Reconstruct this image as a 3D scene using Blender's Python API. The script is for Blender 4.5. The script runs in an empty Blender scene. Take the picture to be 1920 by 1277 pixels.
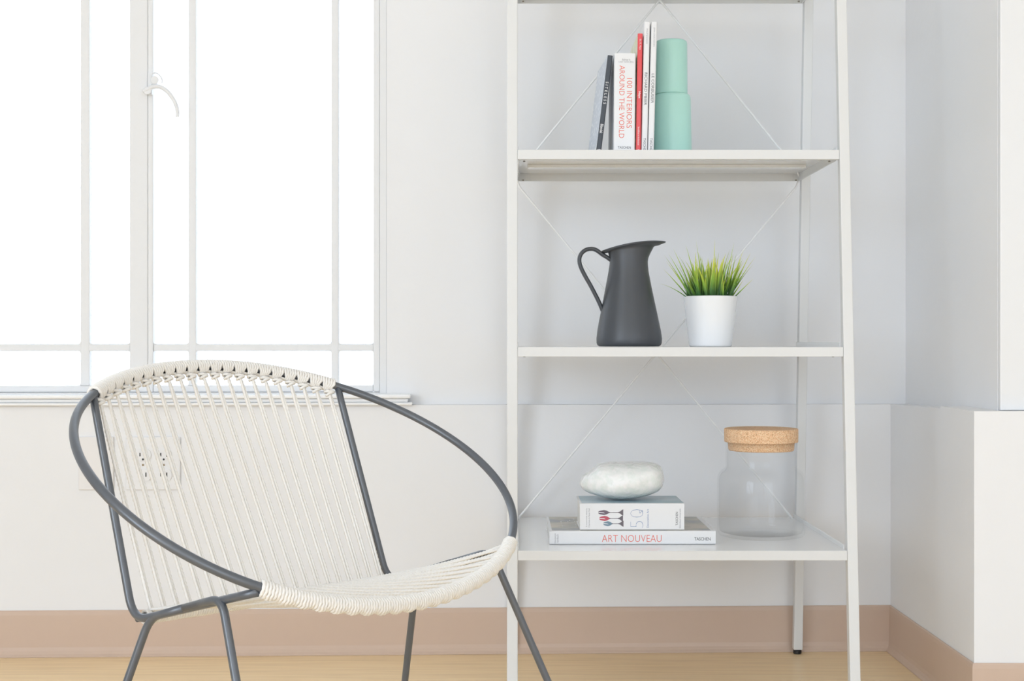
import bpy, bmesh, math, random
import numpy as np
from mathutils import Vector, Matrix
random.seed(7); np.random.seed(7)
sc = bpy.context.scene
col = sc.collection
# ------------------------------------------------------------------ camera
F = 2667.0; H = 0.672; CX = 960.0; CY = 638.5
cam_d = bpy.data.cameras.new('camera'); cam = bpy.data.objects.new('camera', cam_d); col.objects.link(cam)
cam.location = (0, 0, H); cam.rotation_euler = (math.pi/2, 0, 0)
cam_d.sensor_width = 36.0; cam_d.lens = 36.0*F/1920.0; cam_d.clip_start = 0.05
sc.camera = cam
# ------------------------------------------------------------------ world, lights, exposure
sc.view_settings.view_transform = 'Standard'; sc.view_settings.look = 'None'
sc.view_settings.gamma = 1.0; sc.view_settings.exposure = -0.03
w = bpy.data.worlds.new('overcast_sky'); sc.world = w; w.use_nodes = True
bg = w.node_tree.nodes['Background']; bg.inputs[0].default_value = (0.862, 0.962, 1.093, 1); bg.inputs[1].default_value = 2.1

def area(name, loc, rot, sx, sy, power, color=(1, 1, 1)):
    l = bpy.data.lights.new(name, 'AREA'); l.shape = 'RECTANGLE'; l.size = sx; l.size_y = sy
    l.energy = power; l.color = color
    o = bpy.data.objects.new(name, l); col.objects.link(o); o.location = loc; o.rotation_euler = rot
    return o
# daylight coming in through the window openings of the left wall and of the wall behind the camera
DAY = (0.825, 0.962, 1.14)
area('daylight_left', (-3.57, -2.6, 1.42), (0, -math.pi/2, 0), 2.1, 3.3, 96, DAY)
area('daylight_rear', (1.7, -4.57, 1.35), (math.pi/2, 0, 0), 3.0, 2.2, 24, DAY)

# ------------------------------------------------------------------ helpers
def P(px, py, Y):
    return Vector(((px-CX)*Y/F, Y, H-(py-CY)*Y/F))
def link(o, parent=None):
    col.objects.link(o)
    if parent is not None:
        o.parent = parent
        o.matrix_parent_inverse = parent.matrix_world.inverted() if PARENT_KEEP else Matrix.Identity(4)
    return o
PARENT_KEEP = False
def obj(name, verts, faces, mat=None, parent=None, smooth=False, mats=None, fmat=None):
    me = bpy.data.meshes.new(name)
    off = Vector((0, 0, 0))
    if parent is not None and ABS:
        mi = parent_inv(parent)
        verts = [tuple(mi @ Vector(v)) for v in verts]
    me.from_pydata([tuple(v) for v in verts], [], faces)
    if mats:
        for m in mats: me.materials.append(m)
        if fmat is not None: me.polygons.foreach_set('material_index', fmat)
    elif mat: me.materials.append(mat)
    if smooth: me.polygons.foreach_set('use_smooth', [True]*len(me.polygons))
    me.update()
    o = bpy.data.objects.new(name, me); return link(o, parent)
ABS = True      # part vertices are given in world coordinates
def parent_inv(p):
    m = Matrix.Identity(4); q = p
    while q is not None:
        m = q.matrix_basis @ m; q = q.parent
    return m.inverted()
def thing(name, label, cat, loc=(0, 0, 0), rot=(0, 0, 0), group=None):
    o = bpy.data.objects.new(name, None); col.objects.link(o); o.location = loc; o.rotation_euler = rot
    o.empty_display_size = .02
    tag(o, label, cat, group); return o
def tag(o, label, cat, group=None):
    o['label'] = label; o['category'] = cat
    if group: o['group'] = group
    return o
def struct(o): o['kind'] = 'structure'; return o
def bevel(o, w, seg=2):
    m = o.modifiers.new('bevel', 'BEVEL'); m.width = w; m.segments = seg; m.limit_method = 'ANGLE'; m.angle_limit = math.radians(40)
    return o
class MB:
    def __init__(s): s.v = []; s.f = []; s.m = []
    def add(s, v, f, m=0):
        b = len(s.v); s.v += [tuple(x) for x in v]; s.f += [tuple(i+b for i in q) for q in f]; s.m += [m]*len(f)
        return s
    def box(s, x0, x1, y0, y1, z0, z1, M=None, m=0):
        v = [Vector((x, y, z)) for x in (x0, x1) for y in (y0, y1) for z in (z0, z1)]
        if M is not None: v = [M @ q for q in v]
        return s.add(v, [(0, 1, 3, 2), (4, 6, 7, 5), (0, 4, 5, 1), (2, 3, 7, 6), (0, 2, 6, 4), (1, 5, 7, 3)], m)
    def hexa(s, b, t, m=0):   # 4 bottom, 4 top points
        return s.add(list(b)+list(t), [(3, 2, 1, 0), (4, 5, 6, 7), (0, 1, 5, 4), (1, 2, 6, 5), (2, 3, 7, 6), (3, 0, 4, 7)], m)
    def tube(s, pts, r, n=14, closed=False, m=0, lobes=0, pitch=0.01, depth=.16):
        v, f = tube(pts, r, n, closed, lobes, pitch, depth); return s.add(v, f, m)
    def build(s, name, mat=None, parent=None, smooth=False, mats=None):
        return obj(name, s.v, s.f, mat, parent, smooth, mats, s.m if mats else None)
def tube(pts, r, n=14, closed=False, lobes=0, pitch=.01, depth=.16):
    p = np.array([tuple(q) for q in pts], float); N = len(p)
    if closed: T = np.roll(p, -1, 0)-np.roll(p, 1, 0)
    else: T = np.gradient(p, axis=0)
    T /= np.linalg.norm(T, axis=1)[:, None]
    ref = np.array([0, 0, 1.]) if abs(T[0][2]) < .9 else np.array([1., 0, 0])
    a = np.cross(T[0], ref); a /= np.linalg.norm(a)
    A = np.zeros_like(p); A[0] = a
    for i in range(1, N):
        a = a-T[i]*(a@T[i]); a /= np.linalg.norm(a); A[i] = a
    B = np.cross(T, A)
    if closed:
        a = A[-1]-T[0]*(A[-1]@T[0]); a /= np.linalg.norm(a)
        ang = math.atan2(a@B[0], a@A[0])
        k = np.linspace(0, -ang, N)
        A, B = A*np.cos(k)[:, None]+B*np.sin(k)[:, None], -A*np.sin(k)[:, None]+B*np.cos(k)[:, None]
    L = np.concatenate([[0], np.cumsum(np.linalg.norm(np.diff(p, axis=0), axis=1))])
    th = np.arange(n)*2*np.pi/n
    rr = np.broadcast_to(np.asarray(r, float), (N,))
    ring = rr[:, None]*np.ones((N, n))
    if lobes:
        ph = 2*np.pi*L/pitch
        ring = rr[:, None]*(1+depth*np.cos(lobes*(th[None, :]-ph[:, None]/lobes)))
    V = p[:, None, :]+ring[:, :, None]*(A[:, None, :]*np.cos(th)[None, :, None]+B[:, None, :]*np.sin(th)[None, :, None])
    V = V.reshape(-1, 3)
    F_ = []
    M = N if closed else N-1
    for i in range(M):
        j = (i+1) % N
        for k in range(n):
            l = (k+1) % n
            F_.append((i*n+k, i*n+l, j*n+l, j*n+k))
    if not closed:
        F_.append(tuple(range(n))[::-1]); F_.append(tuple((N-1)*n+k for k in range(n)))
    return V.tolist(), F_
def fillet(pts, rad, seg=8):
    out = [Vector(pts[0])]
    for i in range(1, len(pts)-1):
        a, b, c = Vector(pts[i-1]), Vector(pts[i]), Vector(pts[i+1])
        u, v = (a-b).normalized(), (c-b).normalized()
        rr = rad[i-1] if isinstance(rad, (list, tuple)) else rad
        d = min(rr, (a-b).length*.49, (c-b).length*.49)
        s, e = b+u*d, b+v*d
        for k in range(seg+1):
            t = k/seg; out.append(s*(1-t)**2+b*2*t*(1-t)+e*t*t)
    out.append(Vector(pts[-1])); return out
def dense(pts, step):
    out = []
    for a, b in zip(pts[:-1], pts[1:]):
        a, b = Vector(a), Vector(b); n = max(1, int((b-a).length/step))
        out += [a.lerp(b, k/n) for k in range(n)]
    out.append(Vector(pts[-1])); return out
def catmull(pts, n=8):
    P_ = [Vector(p) for p in pts]; P_ = [P_[0]*2-P_[1]]+P_+[P_[-1]*2-P_[-2]]; out = []
    for i in range(1, len(P_)-2):
        a, b, c, d = P_[i-1:i+3]
        for k in range(n):
            t = k/n
            out.append(.5*((2*b)+(c-a)*t+(2*a-5*b+4*c-d)*t*t+(3*b-a-3*c+d)*t**3))
    out.append(P_[-2]); return out
def lathe(cx, cy, prof, n=64, cap0=True, cap1=True):
    v = []; f = []
    for r, z in prof:
        for k in range(n):
            a = 2*math.pi*k/n; v.append((cx+r*math.cos(a), cy+r*math.sin(a), z))
    for i in range(len(prof)-1):
        for k in range(n):
            l = (k+1) % n; f.append((i*n+k, i*n+l, (i+1)*n+l, (i+1)*n+k))
    if cap0: f.append(tuple(range(n))[::-1])
    if cap1: f.append(tuple((len(prof)-1)*n+k for k in range(n)))
    return v, f

# ------------------------------------------------------------------ materials
def lin(c): return tuple((x/255/12.92 if x <= 10 else ((x/255+.055)/1.055)**2.4) for x in c)
def mat(name, rgb, rough=.5, spec=.5, metal=0, noise=None, bump=None, coat=0, sss=0):
    m = bpy.data.materials.new(name); m.use_nodes = True; nt = m.node_tree; b = nt.nodes['Principled BSDF']
    b.inputs['Base Color'].default_value = (*rgb, 1); b.inputs['Roughness'].default_value = rough
    b.inputs['Specular IOR Level'].default_value = spec; b.inputs['Metallic'].default_value = metal
    b.inputs['Coat Weight'].default_value = coat
    tc = nt.nodes.new('ShaderNodeTexCoord')
    if noise:
        sc_, amt, rgb2 = noise
        n = nt.nodes.new('ShaderNodeTexNoise'); n.inputs['Scale'].default_value = sc_; n.inputs['Detail'].default_value = 4
        nt.links.new(tc.outputs['Object'], n.inputs['Vector'])
        r = nt.nodes.new('ShaderNodeMapRange'); r.inputs[1].default_value = .35; r.inputs[2].default_value = .65; r.inputs[4].default_value = amt
        nt.links.new(n.outputs['Fac'], r.inputs[0])
        mx = nt.nodes.new('ShaderNodeMixRGB'); mx.inputs[1].default_value = (*rgb, 1); mx.inputs[2].default_value = (*rgb2, 1)
        nt.links.new(r.outputs[0], mx.inputs[0]); nt.links.new(mx.outputs[0], b.inputs['Base Color'])
    if bump:
        sc_, st, di = bump
        n = nt.nodes.new('ShaderNodeTexNoise'); n.inputs['Scale'].default_value = sc_; n.inputs['Detail'].default_value = 5
        nt.links.new(tc.outputs['Object'], n.inputs['Vector'])
        bp = nt.nodes.new('ShaderNodeBump'); bp.inputs['Strength'].default_value = st; bp.inputs['Distance'].default_value = di
        nt.links.new(n.outputs['Fac'], bp.inputs['Height']); nt.links.new(bp.outputs[0], b.inputs['Normal'])
    return m
M_WALL = mat('wall_paint', (.905, .90, .90), .6, .18, noise=(6, .5, (.89, .886, .886)), bump=(9, .25, .01))
M_SILL = mat('white_sill_paint', (.95, .95, .95), .25, .6)
M_TRIM = mat('gloss_trim_paint', (.86, .86, .86), .3, .5, bump=(20, .15, .004))
M_SASH = mat('window_paint', (.84, .84, .84), .4, .4, bump=(30, .1, .003))
M_CEIL = mat('ceiling_paint', (.90, .90, .90), .7, .2)
M_BASE = mat('vinyl_cove_base', (.66, .50, .395), .38, .4, noise=(40, .3, (.64, .485, .38)), bump=(60, .1, .001))
M_SHELF = mat('white_powder_coat', (.79, .79, .78), .4, .4)
M_TRAY = mat('white_gloss_tray', (.94, .94, .93), .10, .8)
M_BRACE = mat('white_wire', (.95, .95, .94), .5, .4)
M_STEEL = mat('dark_grey_powder_coat', (.082, .095, .115), .30, 1.0, noise=(60, .35, (.108, .122, .142)), bump=(300, .12, .0006))
M_CORD = mat('cotton_cord', (.95, .925, .885), .85, .1, noise=(260, .6, (.92, .87, .80)), bump=(900, .3, .0004))
M_BOLT = mat('zinc_bolt', (.30, .27, .22), .4, .5, .6)
M_BLACK = mat('black_rubber', (.012, .012, .013), .5)
M_JUG = mat('charcoal_enamel', (.058, .064, .074), .4, .6, noise=(90, .2, (.06, .066, .075)), bump=(160, .06, .0006))
M_POT = mat('white_glazed_ceramic', (.95, .955, .96), .12, .5, coat=.4)
M_TEAL = mat('mint_enamel', (.55, .91, .81), .32, .45, bump=(50, .03, .001))
M_INK = mat('dark_grey_ink', (.075, .075, .08), .5)
M_INK2 = mat('pale_grey_ink', (.34, .34, .36), .5)
M_REDINK = mat('coral_ink', (.82, .17, .12), .5)
M_WHITEINK = mat('white_ink', (.88, .88, .88), .5)
M_BLUEINK = mat('blue_ink', (.20, .28, .50), .5)
M_PAPER = mat('book_page_edges', (.86, .85, .82), .8, .1, noise=(400, .5, (.76, .75, .72)))
M_COVW = mat('white_book_cover', (.84, .84, .845), .32, .5, coat=.2)
M_COVR = mat('coral_red_book_cover', (.80, .075, .085), .35, .5, coat=.2)
M_COVD = mat('slate_book_spine', (.055, .065, .08), .4, .5)
M_SCREW = mat('brass_screw', (.25, .18, .10), .35, .5, .6)
M_DARKHOLE = mat('socket_slot', (.02, .02, .02), .6)
M_PLATE = mat('ivory_wall_plate', (.885, .86, .84), .45, .25)
M_OUTLET = mat('white_wall_plate', (.89, .885, .885), .45, .25)
M_WIRE = mat('pane_wire', (.30, .31, .32), .5)
M_GREY = mat('outlet_line', (.45, .45, .45), .6)

def mat_pattern(name, c1, c2, scale, kind='noise', c3=None):
    m = bpy.data.materials.new(name); m.use_nodes = True; nt = m.node_tree; b = nt.nodes['Principled BSDF']
    b.inputs['Roughness'].default_value = .35
    tc = nt.nodes.new('ShaderNodeTexCoord'); cr = nt.nodes.new('ShaderNodeValToRGB')
    cr.color_ramp.elements[0].color = (*c1, 1); cr.color_ramp.elements[1].color = (*c2, 1)
    if kind == 'noise':
        n = nt.nodes.new('ShaderNodeTexNoise'); n.inputs['Scale'].default_value = scale; n.inputs['Detail'].default_value = 6; out = n.outputs['Fac']
        cr.color_ramp.elements[0].position = .38; cr.color_ramp.elements[1].position = .62
    elif kind == 'voronoi':
        n = nt.nodes.new('ShaderNodeTexVoronoi'); n.inputs['Scale'].default_value = scale; out = n.outputs['Distance']
        cr.color_ramp.elements[0].position = .25; cr.color_ramp.elements[1].position = .32
    if c3:
        e = cr.color_ramp.elements.new(.5); e.color = (*c3, 1)
    nt.links.new(tc.outputs['Object'], n.inputs['Vector']); nt.links.new(out, cr.inputs[0]); nt.links.new(cr.outputs[0], b.inputs['Base Color'])
    return m
M_COVBLUE = mat_pattern('pale_blue_doodle_cover', (.88, .91, .94), (.60, .65, .72), 95, 'voronoi')
M_COVPHOTO = mat_pattern('grey_photo_cover', (.62, .65, .69), (.82, .80, .76), 22, c3=(.74, .76, .79))
M_COVTAUPE = mat_pattern('taupe_cover_art', (.36, .37, .40), (.62, .56, .48), 16, c3=(.48, .47, .40))
M_COVSKY = mat_pattern('teal_cover_art', (.34, .50, .56), (.54, .64, .70), 14, c3=(.44, .57, .63))
M_COVYEL = mat_pattern('yellow_striped_cover', (.80, .82, .50), (.90, .88, .72), 40)

def mat_cork():
    m = bpy.data.materials.new('cork'); m.use_nodes = True; nt = m.node_tree; b = nt.nodes['Principled BSDF']; b.inputs['Roughness'].default_value = .85
    tc = nt.nodes.new('ShaderNodeTexCoord'); v = nt.nodes.new('ShaderNodeTexVoronoi'); v.inputs['Scale'].default_value = 800
    cr = nt.nodes.new('ShaderNodeValToRGB'); e = cr.color_ramp.elements
    e[0].color = (.60, .33, .17, 1); e[0].position = .0; e[1].color = (.98, .76, .52, 1); e[1].position = 1
    k = e.new(.25); k.color = (.86, .52, .29, 1); k = e.new(.6); k.color = (.92, .60, .36, 1)
    sp = nt.nodes.new('ShaderNodeSeparateColor')
    nt.links.new(tc.outputs['Object'], v.inputs['Vector']); nt.links.new(v.outputs['Color'], sp.inputs[0]); nt.links.new(sp.outputs[0], cr.inputs[0])
    nt.links.new(cr.outputs[0], b.inputs['Base Color'])
    bp = nt.nodes.new('ShaderNodeBump'); bp.inputs['Distance'].default_value = .0006; bp.inputs['Strength'].default_value = .4
    nt.links.new(v.outputs['Distance'], bp.inputs['Height']); nt.links.new(bp.outputs[0], b.inputs['Normal'])
    return m
M_CORK = mat_cork()
def mat_floor():
    m = bpy.data.materials.new('pale_oak_boards'); m.use_nodes = True; nt = m.node_tree; b = nt.nodes['Principled BSDF']
    tc = nt.nodes.new('ShaderNodeTexCoord')
    br = nt.nodes.new('ShaderNodeTexBrick'); br.inputs['Scale'].default_value = 1; br.inputs['Mortar Size'].default_value = .0008
    br.inputs['Brick Width'].default_value = 4.1; br.inputs['Row Height'].default_value = .13
    br.inputs['Color1'].default_value = (.97, .745, .455, 1); br.inputs['Color2'].default_value = (.98, .765, .48, 1); br.inputs['Mortar'].default_value = (.76, .56, .32, 1)
    br.offset = .37
    nt.links.new(tc.outputs['Object'], br.inputs['Vector'])
    mp = nt.nodes.new('ShaderNodeMapping'); mp.inputs['Scale'].default_value = (1.6, 34, 1); nt.links.new(tc.outputs['Object'], mp.inputs[0])
    n = nt.nodes.new('ShaderNodeTexNoise'); n.inputs['Scale'].default_value = 3; n.inputs['Detail'].default_value = 7; nt.links.new(mp.outputs[0], n.inputs['Vector'])
    cr = nt.nodes.new('ShaderNodeValToRGB'); cr.color_ramp.elements[0].color = (.92, .89, .85, 1); cr.color_ramp.elements[1].color = (1.06, 1.05, 1.03, 1)
    cr.color_ramp.elements[0].position = .32; cr.color_ramp.elements[1].position = .62
    nt.links.new(n.outputs['Fac'], cr.inputs[0])
    mx = nt.nodes.new('ShaderNodeMixRGB'); mx.blend_type = 'MULTIPLY'; mx.inputs[0].default_value = 1
    nt.links.new(br.outputs['Color'], mx.inputs[1]); nt.links.new(cr.outputs[0], mx.inputs[2]); nt.links.new(mx.outputs[0], b.inputs['Base Color'])
    b.inputs['Roughness'].default_value = .34
    bp = nt.nodes.new('ShaderNodeBump'); bp.inputs['Distance'].default_value = .0004; bp.inputs['Strength'].default_value = .3
    nt.links.new(n.outputs['Fac'], bp.inputs['Height']); nt.links.new(bp.outputs[0], b.inputs['Normal'])
    return m
M_FLOOR = mat_floor()
def mat_thin_glass(name, tint=(1, 1, 1), ior=1.45, bumpv=None, rough=.02, edge=.6):
    m = bpy.data.materials.new(name); m.use_nodes = True; nt = m.node_tree; nt.nodes.clear()
    out = nt.nodes.new('ShaderNodeOutputMaterial'); mix = nt.nodes.new('ShaderNodeMixShader'); tr = nt.nodes.new('ShaderNodeBsdfTransparent')
    gl = nt.nodes.new('ShaderNodeBsdfGlossy'); gl.inputs['Roughness'].default_value = rough; tr.inputs[0].default_value = (*tint, 1)
    lw = nt.nodes.new('ShaderNodeLayerWeight'); lw.inputs[0].default_value = .5
    pw = nt.nodes.new('ShaderNodeMath'); pw.operation = 'POWER'; pw.inputs[1].default_value = 5.0
    f0 = ((ior-1)/(ior+1))**2
    ml = nt.nodes.new('ShaderNodeMath'); ml.operation = 'MULTIPLY_ADD'; ml.inputs[1].default_value = edge-f0; ml.inputs[2].default_value = f0
    nt.links.new(lw.outputs['Facing'], pw.inputs[0]); nt.links.new(pw.outputs[0], ml.inputs[0])
    nt.links.new(ml.outputs[0], mix.inputs[0]); nt.links.new(tr.outputs[0], mix.inputs[1]); nt.links.new(gl.outputs[0], mix.inputs[2]); nt.links.new(mix.outputs[0], out.inputs[0])
    if bumpv:
        tc = nt.nodes.new('ShaderNodeTexCoord'); n = nt.nodes.new('ShaderNodeTexNoise'); n.inputs['Scale'].default_value = bumpv[0]
        nt.links.new(tc.outputs['Object'], n.inputs['Vector'])
        bp = nt.nodes.new('ShaderNodeBump'); bp.inputs['Distance'].default_value = bumpv[1]; bp.inputs['Strength'].default_value = .5
        nt.links.new(n.outputs['Fac'], bp.inputs['Height']); nt.links.new(bp.outputs[0], gl.inputs['Normal'])
    return m
M_PANE = mat_thin_glass('window_glass', (.99, .995, .995), 1.35)
M_JAR = mat_thin_glass('clear_jar_glass', (.997, .998, .998), 1.26, (14, .002), .012, .22)
def mat_stone():
    m = bpy.data.materials.new('milky_glass'); m.use_nodes = True; nt = m.node_tree; b = nt.nodes['Principled BSDF']
    b.inputs['Base Color'].default_value = (.86, .91, .87, 1); b.inputs['Roughness'].default_value = .12; b.inputs['IOR'].default_value = 1.4
    b.inputs['Subsurface Weight'].default_value = .45; b.inputs['Subsurface Radius'].default_value = (.05, .055, .05); b.inputs['Subsurface Scale'].default_value = .5
    b.inputs['Coat Weight'].default_value = 1.0; b.inputs['Coat Roughness'].default_value = .04; b.inputs['Specular IOR Level'].default_value = .8
    tc = nt.nodes.new('ShaderNodeTexCoord')
    n = nt.nodes.new('ShaderNodeTexNoise'); n.inputs['Scale'].default_value = 60; n.inputs['Detail'].default_value = 8; n.inputs['Roughness'].default_value = .62; n.inputs['Distortion'].default_value = .25
    nt.links.new(tc.outputs['Object'], n.inputs['Vector'])
    bp = nt.nodes.new('ShaderNodeBump'); bp.inputs['Distance'].default_value = .005; bp.inputs['Strength'].default_value = .6
    nt.links.new(n.outputs['Fac'], bp.inputs['Height']); nt.links.new(bp.outputs[0], b.inputs['Normal']); nt.links.new(bp.outputs[0], b.inputs['Coat Normal'])
    cr = nt.nodes.new('ShaderNodeValToRGB'); cr.color_ramp.elements[0].color = (.86, .91, .875, 1); cr.color_ramp.elements[1].color = (.97, .985, .97, 1)
    cr.color_ramp.elements[0].position = .4; cr.color_ramp.elements[1].position = .6
    nt.links.new(n.outputs['Fac'], cr.inputs[0]); nt.links.new(cr.outputs[0], b.inputs['Base Color'])
    return m
M_STONE = mat_stone()
def mat_grass():
    m = bpy.data.materials.new('grass_blade'); m.use_nodes = True; nt = m.node_tree; b = nt.nodes['Principled BSDF']; b.inputs['Roughness'].default_value = .45
    uv = nt.nodes.new('ShaderNodeUVMap'); sp = nt.nodes.new('ShaderNodeSeparateXYZ'); nt.links.new(uv.outputs[0], sp.inputs[0])
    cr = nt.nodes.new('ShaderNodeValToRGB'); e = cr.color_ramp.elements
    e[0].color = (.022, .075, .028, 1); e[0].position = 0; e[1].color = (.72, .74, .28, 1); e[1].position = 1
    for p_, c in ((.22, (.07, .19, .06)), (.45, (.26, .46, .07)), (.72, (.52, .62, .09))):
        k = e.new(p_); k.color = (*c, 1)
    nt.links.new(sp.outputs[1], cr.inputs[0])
    mx = nt.nodes.new('ShaderNodeMixRGB'); mx.blend_type = 'MULTIPLY'; mx.inputs[0].default_value = .75
    c2 = nt.nodes.new('ShaderNodeValToRGB'); c2.color_ramp.elements[0].color = (.75, .95, .75, 1); c2.color_ramp.elements[1].color = (1.35, 1.15, .8, 1)
    nt.links.new(sp.outputs[0], c2.inputs[0]); nt.links.new(cr.outputs[0], mx.inputs[1]); nt.links.new(c2.outputs[0], mx.inputs[2])
    nt.links.new(mx.outputs[0], b.inputs['Base Color'])
    return m
M_GRASS = mat_grass()
M_SOIL = mat('dark_moss', (.03, .04, .02), .9)

# ------------------------------------------------------------------ the room
# back wall line: P0 at the right-hand corner, ND its normal into the room
P0 = Vector((.8215, 3.0865, 0)); WD = Vector((-.99941, -.0343, 0)); NR = Vector((.0343, -.99941, 0))
def ws(px, off=0.0):            # distance along the wall (to the left of the corner) of picture column px on plane 'off'
    d = Vector(((px-CX)/F, 1, 0)); t = (P0+NR*off).dot(NR)/d.dot(NR); return (d*t-P0).dot(WD)
def wz(px, py, off=0.0):
    d = Vector(((px-CX)/F, 1, 0)); t = (P0+NR*off).dot(NR)/d.dot(NR); return H-(py-CY)/F*t
WM = Matrix(((WD.x, NR.x, 0, P0.x), (WD.y, NR.y, 0, P0.y), (0, 0, 1, 0), (0, 0, 0, 1)))   # local (s, off, z)
def wbox(mb, s0, s1, o0, o1, z0, z1, m=0):
    return mb.box(min(s0, s1), max(s0, s1), o0, o1, z0, z1, WM, m)
ZL = .5335; UO = -.028        # ledge height, set-back of the upper wall
CEIL = 2.75
sL = 4.42                      # wall length to the left
fl = MB(); fl.box(-3.7, 3.7, -4.7, 3.30, -.06, 0); struct(fl.build('floor', M_FLOOR))
ce = MB(); ce.box(-3.7, 3.7, -4.7, 3.30, CEIL, CEIL+.06); struct(ce.build('ceiling', M_CEIL))
# window opening
W0 = ws(725, UO); W1 = ws(-232, UO); WZ0 = wz(700, 741, UO); WZ1 = 2.28
b = MB()
wbox(b, -.10, sL, -.16, 0, 0, ZL)
wbox(b, -.10, W0, -.16, UO, ZL, CEIL); wbox(b, W1, sL, -.16, UO, ZL, CEIL); wbox(b, W0, W1, -.16, UO, WZ1, CEIL); wbox(b, W0, W1, -.16, UO, ZL, WZ0-.002)
struct(b.build('wall_back', M_WALL))
# right-hand return: lower part from the corner towards the camera, then a face turned to the camera
Xc, Yc = P0.x, P0.y; Xp, Yp = .8225, 2.532
b = MB()
n = 10
low = [(Xc+(Xp-Xc)*k/n, Yc+(Yp-Yc)*k/n) for k in range(n+1)]
for k in range(n):
    (x0, y0), (x1, y1) = low[k], low[k+1]
    z0 = ZL+.0125*(k/n); z1 = ZL+.0125*((k+1)/n)
    b.hexa([(x0, y0, 0), (x1, y1, 0), (x1+.3, y1, 0), (x0+.3, y0, 0)], [(x0, y0, z0), (x1, y1, z1), (x1+.3, y1, z1), (x0+.3, y0, z0)])
b.hexa([(Xp, Yp, 0), (3.7, Yp-.03, 0), (3.7, Yp+.2, 0), (Xp, Yp+.2, 0)], [(Xp, Yp, .546), (3.7, Yp-.03, .546), (3.7, Yp+.2, .546), (Xp, Yp+.2, .546)])
# upper part, set back
xu0, yu0 = 737/F*3.116, 3.116; yu1 = 2.566; xu1 = 910/F*yu1
b.hexa([(xu0, yu0+.05, .5), (xu1, yu1, .5), (xu1+.5, yu1, .5), (xu0+.5, yu0+.05, .5)], [(xu0, yu0+.05, CEIL), (xu1, yu1, CEIL), (xu1+.5, yu1, CEIL), (xu0+.5, yu0+.05, CEIL)])
b.box(1.3, 3.7, yu1+.004, yu1+.1, .5, CEIL)
b.box(3.6, 3.7, -4.7, yu1, 0, CEIL)
struct(b.build('wall_right', M_WALL))
b = MB(); b.box(xu1+.001, xu1+.16, yu1-.012, yu1, .5465, CEIL); struct(bevel(b.build('trim_2', M_TRIM), .002))
# left and rear walls with their window openings
b = MB()
b.box(-3.7, -3.6, -4.7, -4.3, 0, CEIL); b.box(-3.7, -3.6, -.9, 3.2, 0, CEIL); b.box(-3.7, -3.6, -4.3, -.9, 0, .35); b.box(-3.7, -3.6, -4.3, -.9, 2.5, CEIL)
struct(b.build('wall_left', M_WALL))
b = MB()
b.box(-3.6, -3.2, -4.7, -4.6, 0, CEIL); b.box(-.2, .2, -4.7, -4.6, 0, CEIL); b.box(3.2, 3.6, -4.7, -4.6, 0, CEIL)
for xa, xb in ((-3.2, -.2), (.2, 3.2)): b.box(xa, xb, -4.7, -4.6, 0, .15); b.box(xa, xb, -4.7, -4.6, 2.5, CEIL)
struct(b.build('wall_rear', M_WALL))
# cove base: profile (offset from wall, z)
prof = [(0, 0), (.0125, 0), (.0125, .002), (.0085, .006), (.0055, .012), (.0042, .020), (.0038, .088), (.0030, .0955), (.0015, .098), (0, .098)]
path = [(P0+WD*sL, NR), (P0, None), (Vector((Xp, Yp, 0)), None), (Vector((3.6, Yp-.0295, 0)), Vector((-.018, -1, 0)))]
nrm = [NR, Vector((-1, .002, 0)).normalized(), Vector((-.018, -1, 0)).normalized()]
dirs = []
for i, (p, _) in enumerate(path):
    if i == 0: dirs.append(nrm[0])
    elif i == 3: dirs.append(nrm[2])
    else:
        m_ = (nrm[i-1]+nrm[i]); dirs.append(m_/(m_.dot(nrm[i])))
def sweep_base(i0, i1, name):
    v = []; f = []
    for i in (i0, i1):
        for o_, z in prof: q = path[i][0]+dirs[i]*(o_+.0004); v.append((q.x, q.y, z+.0003))
    k = len(prof)
    for j in range(k-1): f.append((j, j+1, k+j+1, k+j))
    f.append((k-1, 0, k, 2*k-1)); f.append(tuple(range(k))[::-1]); f.append(tuple(range(k, 2*k)))
    struct(obj(name, v, f, M_BASE))
sweep_base(0, 1, 'baseboard_back'); 
v = []; f = []; k = len(prof)
for i in (1, 2, 3):
    for o_, z in prof: q = path[i][0]+dirs[i]*(o_+.0004); v.append((q.x, q.y, z+.0003))
for s_ in range(2):
    for j in range(k-1): f.append((s_*k+j, s_*k+j+1, (s_+1)*k+j+1, (s_+1)*k+j))
    f.append((s_*k+k-1, s_*k, (s_+1)*k, (s_+1)*k+k-1))
struct(obj('baseboard_right', v, f, M_BASE))
# window sill: two stepped mouldings
b = MB()
se = ws(770, .02)
wbox(b, se, W1+.06, UO-.02, .022, .5485, .5572); wbox(b, se+.006, W1+.05, UO-.0, .012, .5400, .5485); wbox(b, se-.004, W1+.06, UO, .018, .5337, .5400)
struct(bevel(b.build('trim_1', M_SILL), .0032, 4))

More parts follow.
